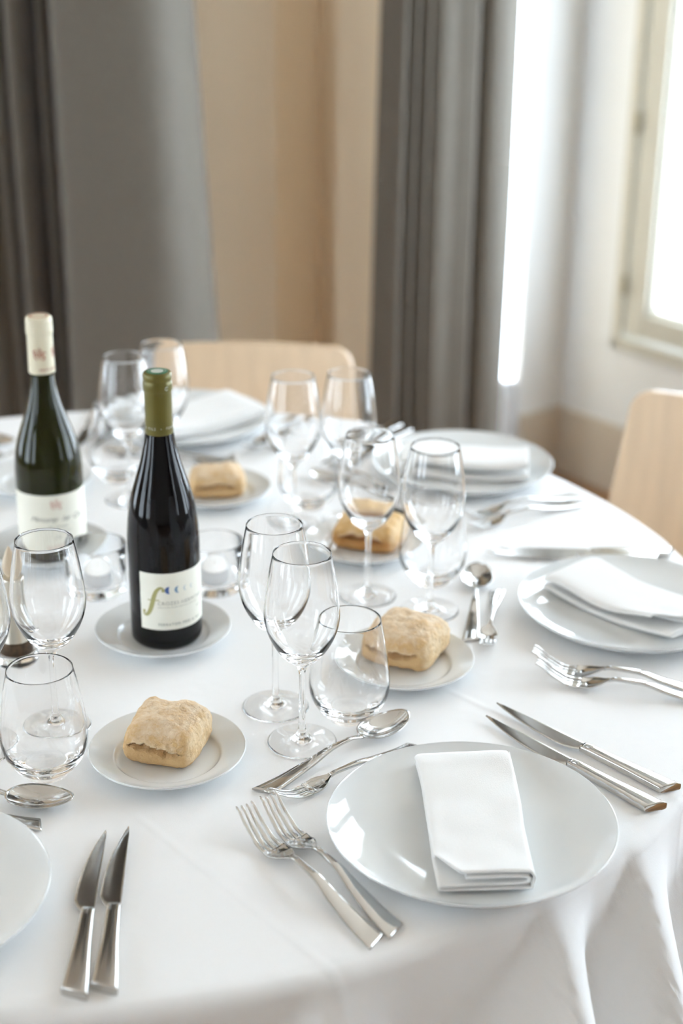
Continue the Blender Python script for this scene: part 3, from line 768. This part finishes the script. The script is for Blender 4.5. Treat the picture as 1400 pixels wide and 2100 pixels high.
V = []; Fc = []
for k in range(33):
    a = 2 * pi * k / 32; V += [(.0118 * cos(a), .0118 * sin(a), .3242), (.0095 * cos(a), .0095 * sin(a), .3242)]
for k in range(32): Fc.append((2 * k, 2 * k + 2, 2 * k + 3, 2 * k + 1))
mesh_obj('top_ring', V, Fc, REDINK, cap2, smooth=False)
def crest(sc):
    """crowned shield between two scrolls"""
    V = []; Fc = []
    def addp(v, f):
        b = len(V); V.extend((x * sc, y * sc) for x, y in v); Fc.extend(tuple(b + i for i in q) for q in f)
    sw = lambda n: [.10 + .12 * sin(pi * i / (n - 1)) for i in range(n)]
    sp_ = smooth_prof([(-.30, -.75), (-.62, -.60), (-.78, -.15), (-.55, .12), (-.34, -.05), (-.40, -.28), (-.55, -.30)], 5); addp(*stroke(sp_, sw(len(sp_))))
    sp_ = smooth_prof([(.22, -.62), (.52, -.78), (.66, -.45), (.42, -.18), (.40, .12), (.66, .28), (.90, .10)], 5); addp(*stroke(sp_, sw(len(sp_))))
    sp_ = smooth_prof([(-.62, .05), (-.86, .30), (-.66, .52), (-.46, .40)], 5); addp(*stroke(sp_, sw(len(sp_))))
    sp_ = smooth_prof([(-.26, .22), (-.30, -.25), (-.02, -.62), (.26, -.25), (.24, .22), (-.26, .22)], 5); addp(*stroke(sp_, [.09] * len(sp_)))
    sp_ = smooth_prof([(-.10, .10), (.08, -.02), (-.08, -.20), (.10, -.34)], 5); addp(*stroke(sp_, sw(len(sp_))))
    addp([(-.26, .36), (.26, .36), (.26, .46), (-.26, .46)], [(0, 1, 2, 3)])
    for x in (-.22, 0, .22): addp([(x - .08, .48), (x + .08, .48), (x + .03, .78), (x - .03, .78)], [(0, 1, 2, 3)])
    addp([(-.05, .80), (.05, .80), (.05, 1.0), (-.05, 1.0)], [(0, 1, 2, 3)])
    return V, Fc
V, Fc = crest(.0092); wrap('crest', V, Fc, .01630, rad(-6), .2785, REDINK, cap2)
V, Fc = crest(.0092); wrap('crest', V, Fc, .01630, rad(84), .2785, REDINK, cap2)
wtext('capsule_lettering', 'DEPUIS  BEAUNE', .0038, .01655, rad(-12), .2570, REDINK, cap2, spacing=1.05, font_offset=.0001)
RL2 = .04355
lab2 = cyl_patch('label', RL2, rad(-84), rad(92), .0165, .1000, PAPER2, b2); lab2['label'] = 'cream paper label'
RT2 = RL2 + .00012
V, Fc = crest(.0085); wrap('crest', V, Fc, RT2, rad(9), .0870, PINKINK, lab2)
wtext('wine_name', 'Mercurey  1er  Cru', .0098, RT2, rad(-38), .0640, DARKINK, lab2, shear=.55, spacing=.92)
wtext('vineyard_line', 'Les  Combins', .0050, RT2, rad(-8), .0552, GREYINK, lab2, shear=.55, spacing=.95)
wtext('appellation_line', 'APPELLATION MERCUREY CONTROLEE', .0024, RT2, rad(-23), .0490, GREYINK, lab2, spacing=1.05)
wtext('vintage', '2018', .0046, RT2, rad(4), .0355, GREYINK, lab2, shear=.4)
wtext('producer_name', 'BOURGOGNE', .0044, RT2, rad(-10), .0245, PINKINK, lab2, spacing=1.1, font_offset=.0001)

# ------------------------------------------------------------------ pepper mill at the left edge
pm = thing('pepper_mill', 'small clear and metal pepper mill with a pale pointed knob, left edge behind glasses', 'pepper mill', (-.3700, 1.5450, TZ + .0004))
lathe('clear_foot', [(0, 0), (.0235, 0), (.025, .002), (.025, .010), (.022, .013), (0, .013)], GLASS, pm, seg=48)
lathe('pepper_chamber', [(0, .0135), (.019, .0135), (.0165, .030), (.0125, .055), (0, .055)], PEPPER, pm, seg=48)
lathe('metal_shell', smooth_prof([(.0225, .0135), (.0190, .026), (.0150, .045), (.0118, .070), (.0105, .090), (.0112, .104)], 5)[6:] + [(.0095, .106), (0, .106)], MILLM, pm, seg=48)
lathe('knob', smooth_prof([(.0040, .106), (.0078, .112), (.0085, .120), (.0062, .130), (.0028, .139), (.0006, .1425)], 5) + [(0, .1426)], MILLW, pm, seg=32)

# ------------------------------------------------------------------ cutlery
def make_fork(L=.210, small=False):
    t = thing('fork', '', 'fork')
    k = L / .210; kw = .86 if small else 1.0
    zt = [(0, .0022), (.020, .0026), (.060, .0080), (.095, .0150), (.120, .0150), (.140, .0070), (.155, .0030), (.170, .0034), (.190, .0115), (.210, .0240)]
    wt = [(0, .0112), (.020, .0098), (.060, .0070), (.095, .0040), (.115, .0031), (.128, .0035), (.140, .0100), (.148, .0125), (.160, .0122)]
    tt = [(0, .0011), (.030, .0016), (.080, .0021), (.115, .0020), (.140, .0012), (.160, .0010)]
    sec = []
    for i in range(41):
        x = .128 * i / 40; sec.append((x * k, 0, interp(zt, x) * (.7 if small else 1), interp(wt, x) * kw, interp(tt, x), -0.45 * max(0, 1 - x / .03)))
    loft('handle', sec, STEEL, t, n=24, power=3.2)
    # head: dished plate and four tines in one mesh
    V = []; Fc = []
    def z_at(x): return interp(zt, x) * (.7 if small else 1)
    xs = [.1275 + (.160 - .1275) * i / 14 for i in range(15)]; n = 13
    def addgrid(P):                                   # P rows of (x,y,z) centre points, thickness added
        b = len(V); R_ = len(P); C_ = len(P[0])
        for sgn in (1, -1):
            for row in P:
                for (x, y, z) in row: V.append((x * k, y * kw, z + sgn * .00085))
        for a in range(R_ - 1):
            for c in range(C_ - 1):
                i0 = b + a * C_ + c; Fc.append((i0, i0 + C_, i0 + C_ + 1, i0 + 1))
                j0 = i0 + R_ * C_; Fc.append((j0, j0 + 1, j0 + C_ + 1, j0 + C_))
        for a in range(R_ - 1):
            for c in (0, C_ - 1):
                i0 = b + a * C_ + c; j0 = i0 + R_ * C_; Fc.append((i0, j0, j0 + C_, i0 + C_))
        for c in range(C_ - 1):
            for a in (0, R_ - 1):
                i0 = b + a * C_ + c; j0 = i0 + R_ * C_; Fc.append((i0, i0 + 1, j0 + 1, j0))
    rows = []
    for x in xs:
        w = interp(wt, x); rows.append([(x, w * (-1 + 2 * c / (n - 1)), z_at(x) + .0022 * (w / .0125) * abs(-1 + 2 * c / (n - 1)) ** 2) for c in range(n)])
    addgrid(rows)
    for q in range(4):
        yc0 = -.0122 + .0244 * (q + .5) / 4; rows = []
        for i in range(17):
            f = i / 16; x = .1595 + .0505 * f; w = (.00245 - .0013 * f) * (1 if f < .97 else .6); yc = yc0 * (1 - .10 * f)
            rows.append([(x, yc + w * s, z_at(x) + .0022 * (abs(yc0) / .0125) ** 2) for s in (-1, 0, 1)])
        addgrid(rows)
    hd = fixn(mesh_obj('head', V, Fc, STEEL, t)); bv = hd.modifiers.new('soft', 'BEVEL'); bv.width = .0004; bv.segments = 2; bv.limit_method = 'ANGLE'
    return t
def make_knife(L=.228):
    t = thing('knife', '', 'knife')
    sec = []; wt = [(0, .0112), (.020, .0100), (.060, .0075), (.100, .0062), (.108, .0060)]
    for i in range(37):
        x = .108 * i / 36; sec.append((x, 0, .0046, interp(wt, x), .0042 if x < .1 else .0038, -0.42 * max(0, 1 - x / .025)))
    # hollow pressed into the handle end
    sec = [(sec[0][0] + .0005, 0, .0046, .0104, .0034, -.42)] + sec
    loft('handle', sec, STEEL, t, n=28, power=4.5)
    V = []; Fc = []; nx, ny = 40, 8; x0, x1 = .1070, L
    for sgn in (1, -1):
        for i in range(nx + 1):
            f = i / nx; x = x0 + (x1 - x0) * f
            back = .0060 * 1.0 if f < .05 else .0066               # spine side (+y), nearly straight
            back = .0062 - .0010 * max(0, (f - .9) / .1) ** 2
            belly = -.0062 - .0072 * min(1, max(0, (f - .01) / .12)) ** .6 if f < .13 else -.0134 + (.0134 + .0042) * ((f - .13) / .87) ** 2.0
            belly = min(belly, back - .0012)
            for j in range(ny + 1):
                g = j / ny; y = belly + (back - belly) * g
                th = .0003 + .00075 * g ** .7
                V.append((x, y, .0046 + sgn * th))
    C_ = ny + 1; R_ = nx + 1
    for a in range(nx):
        for c in range(ny):
            i0 = a * C_ + c; j0 = i0 + R_ * C_; Fc += [(i0, i0 + C_, i0 + C_ + 1, i0 + 1), (j0, j0 + 1, j0 + C_ + 1, j0 + C_)]
        for c in (0, ny): i0 = a * C_ + c; j0 = i0 + R_ * C_; Fc.append((i0, j0, j0 + C_, i0 + C_))
    for a in (0, nx):
        for c in range(ny): i0 = a * C_ + c; j0 = i0 + R_ * C_; Fc.append((i0, i0 + 1, j0 + 1, j0))
    bl = fixn(mesh_obj('blade', V, Fc, STEELB, t)); bv = bl.modifiers.new('edge', 'BEVEL'); bv.width = .00025; bv.segments = 2; bv.limit_method = 'ANGLE'
    return t
def make_spoon(L=.205):
    t = thing('spoon', '', 'spoon')
    zt = [(0, .0022), (.020, .0026), (.060, .0070), (.100, .0130), (.120, .0125), (.138, .0085)]
    wt = [(0, .0108), (.020, .0094), (.060, .0066), (.095, .0038), (.120, .0029), (.138, .0036)]
    sec = []
    for i in range(41):
        x = .1385 * i / 40; sec.append((x, 0, interp(zt, x), interp(wt, x), .0017 if x < .12 else .0014, -0.45 * max(0, 1 - x / .03)))
    loft('handle', sec, STEEL, t, n=24, power=3.2)
    V = []; Fc = []; na, nr = 48, 12; cx = .1700; a = .0345; b = .0205
    for sgn in (0, 1):
        V.append((cx, 0, .0008 + .0011 * sgn))
        for j in range(1, nr + 1):
            f = j / nr
            for k in range(na):
                th = 2 * pi * k / na; c, s = cos(th), sin(th)
                egg = 1 - .16 * c                                   # rounder at the handle, slimmer at the tip
                x = cx + a * f * c; y = b * f * s * egg
                z = .0008 + .0085 * f ** 2.1 + .0030 * (f * c if c > 0 else 0) ** 2
                V.append((x, y, z + .0011 * sgn))
    N_ = 1 + nr * na
    for sgn in (0, 1):
        o_ = sgn * N_
        for k in range(na):
            k2 = (k + 1) % na
            Fc.append((o_, o_ + 1 + k, o_ + 1 + k2))
            for j in range(nr - 1): Fc.append((o_ + 1 + j * na + k, o_ + 1 + (j + 1) * na + k, o_ + 1 + (j + 1) * na + k2, o_ + 1 + j * na + k2))
    for k in range(na):
        k2 = (k + 1) % na; Fc.append((1 + (nr - 1) * na + k, N_ + 1 + (nr - 1) * na + k, N_ + 1 + (nr - 1) * na + k2, 1 + (nr - 1) * na + k2))
    fixn(mesh_obj('bowl', V, Fc, STEEL, t))
    return t
def place(proto, first, tip, end, label, group, L, dz=0.0, pull=0.5, mirror=False):
    dx, dy = tip[0] - end[0], tip[1] - end[1]; a = atan2(dy, dx); l = math.hypot(dx, dy)
    off = (l - L) * pull
    loc = (end[0] + cos(a) * off, end[1] + sin(a) * off, TZ + .0004 + dz)
    if first: proto.location = loc; proto.rotation_euler = (0, 0, a); proto['label'] = label; proto['group'] = group; r = proto
    else: r = copy_thing(proto, label, loc, a, group)
    if mirror: r.scale = (1, -1, 1)
    return r
FK = make_fork(); GF = 'dinner forks'
for i, (tip, end, lab) in enumerate([
    ((-.0844, 1.2091), (.0285, 1.0521), 'dinner fork left of the nearest dinner plate, outer one of the front pair'),
    ((-.0690, 1.2350), (.0515, 1.0575), 'dinner fork left of the nearest dinner plate, inner one touching the plate side'),
    ((.2208, 1.5381), (.4180, 1.4790), 'dinner fork below the right dinner plate, farther of the two, tines raised'),
    ((.2214, 1.5099), (.4210, 1.4540), 'dinner fork below the right dinner plate, nearer of the two, cut by the right edge'),
    ((.1660, 1.9700), (.3403, 2.0665), 'dinner fork before the thick napkin plate, farther of the two'),
    ((.1700, 1.9330), (.3314, 2.0321), 'dinner fork before the thick napkin plate, nearer of the two'),
    ((-.1552, 2.2127), (-.0760, 2.4180), 'dinner fork right of the far dinner plate, next to a wine glass'),
    ((-.1230, 2.2150), (-.0420, 2.4120), 'dinner fork right of the far dinner plate, nearer the narrow curtain'),
    ((-.4967, 2.1779), (-.6676, 2.2990), 'dinner fork cut off at the far left edge beside the ivory capsuled bottle')]):
    place(FK, i == 0, tip, end, lab, GF, .210)
KN = make_knife(); GK = 'dinner knives'
for i, (tip, end, lab) in enumerate([
    ((-.2222, 1.2011), (-.2091, .9721), 'dinner knife in the lower left foreground, nearer the cut-off plate'),
    ((-.2013, 1.1991), (-.1868, .9870), 'dinner knife in the lower left foreground, farther from the cut-off plate'),
    ((.1511, 1.4203), (.3087, 1.2459), 'dinner knife touching the upper right rim of the nearest dinner plate'),
    ((.1723, 1.4405), (.3223, 1.2873), 'dinner knife right of the nearest dinner plate, outer of its pair'),
    ((.1975, 1.8503), (.4180, 1.8440), 'dinner knife behind the right dinner plate, nearer one of its pair'),
    ((.2142, 1.8640), (.4400, 1.8600), 'dinner knife behind the right dinner plate, farther one, its handle glaring white'),
    ((-.0140, 2.1550), (.1088, 2.3508), 'dinner knife left of the thick napkin plate, pointing at the far table edge'),
    ((-.0260, 2.1800), (.0908, 2.3720), 'dinner knife left of the thick napkin plate, outer of its blurred pair'),
    ((-.4214, 2.2200), (-.4090, 2.4460), 'dark blurred dinner knife right of the ivory capsuled bottle neck, left of its pair'),
    ((-.3922, 2.2201), (-.3830, 2.4450), 'dark blurred dinner knife left of the far plate, right of its pair')]):
    place(KN, i == 0, tip, end, lab, GK, .228, mirror=(i < 6), pull=.5)
SN = make_spoon(); GS = 'dessert spoons'
for i, (tip, end, lab) in enumerate([
    ((.0736, 1.4183), (-.0760, 1.2719), 'spoon above the nearest dinner plate, its handle end by the front forks'),
    ((.1798, 1.8104), (.1537, 1.5951), 'spoon at right standing bowl upwards beside a small fork'),
    ((-.2558, 1.2430), (-.4540, 1.2790), 'spoon below the left foreground tumbler, handle cut by the left edge'),
    ((-.0400, 2.1300), (.0900, 1.9900), 'blurred spoon behind the browned roll and its wine glass'),
    ((-.3650, 2.2180), (-.1700, 2.2060), 'blurred spoon before the far dinner plate, bowl seen through a tumbler'),
    ((-.5180, 2.2500), (-.6950, 2.3500), 'blurred spoon cut off at the far left edge of the table')]):
    place(SN, i == 0, tip, end, lab, GS, .2045)
DF = make_fork(.185, True); DF.name = 'dessert_fork'; GD = 'dessert forks'; DF['category'] = 'fork'
for i, (tip, end, lab) in enumerate([
    ((-.0648, 1.2479), (.0798, 1.3638), 'small fork slipping under the upper left rim of the nearest dinner plate'),
    ((.1671, 1.5608), (.1989, 1.7439), 'small fork at right pointing down beside the upright spoon'),
    ((-.4600, 1.2480), (-.2824, 1.2137), 'small fork of which only the handle end shows at the left edge'),
    ((.0880, 2.0370), (-.0150, 2.1920), 'small blurred fork behind the browned roll, beside the blurred spoon'),
    ((-.1650, 2.1850), (-.3450, 2.1930), 'small blurred fork before the far dinner plate')]):
    place(DF, i == 0, tip, end, lab, GD, .185)
bpy.context.view_layer.update()
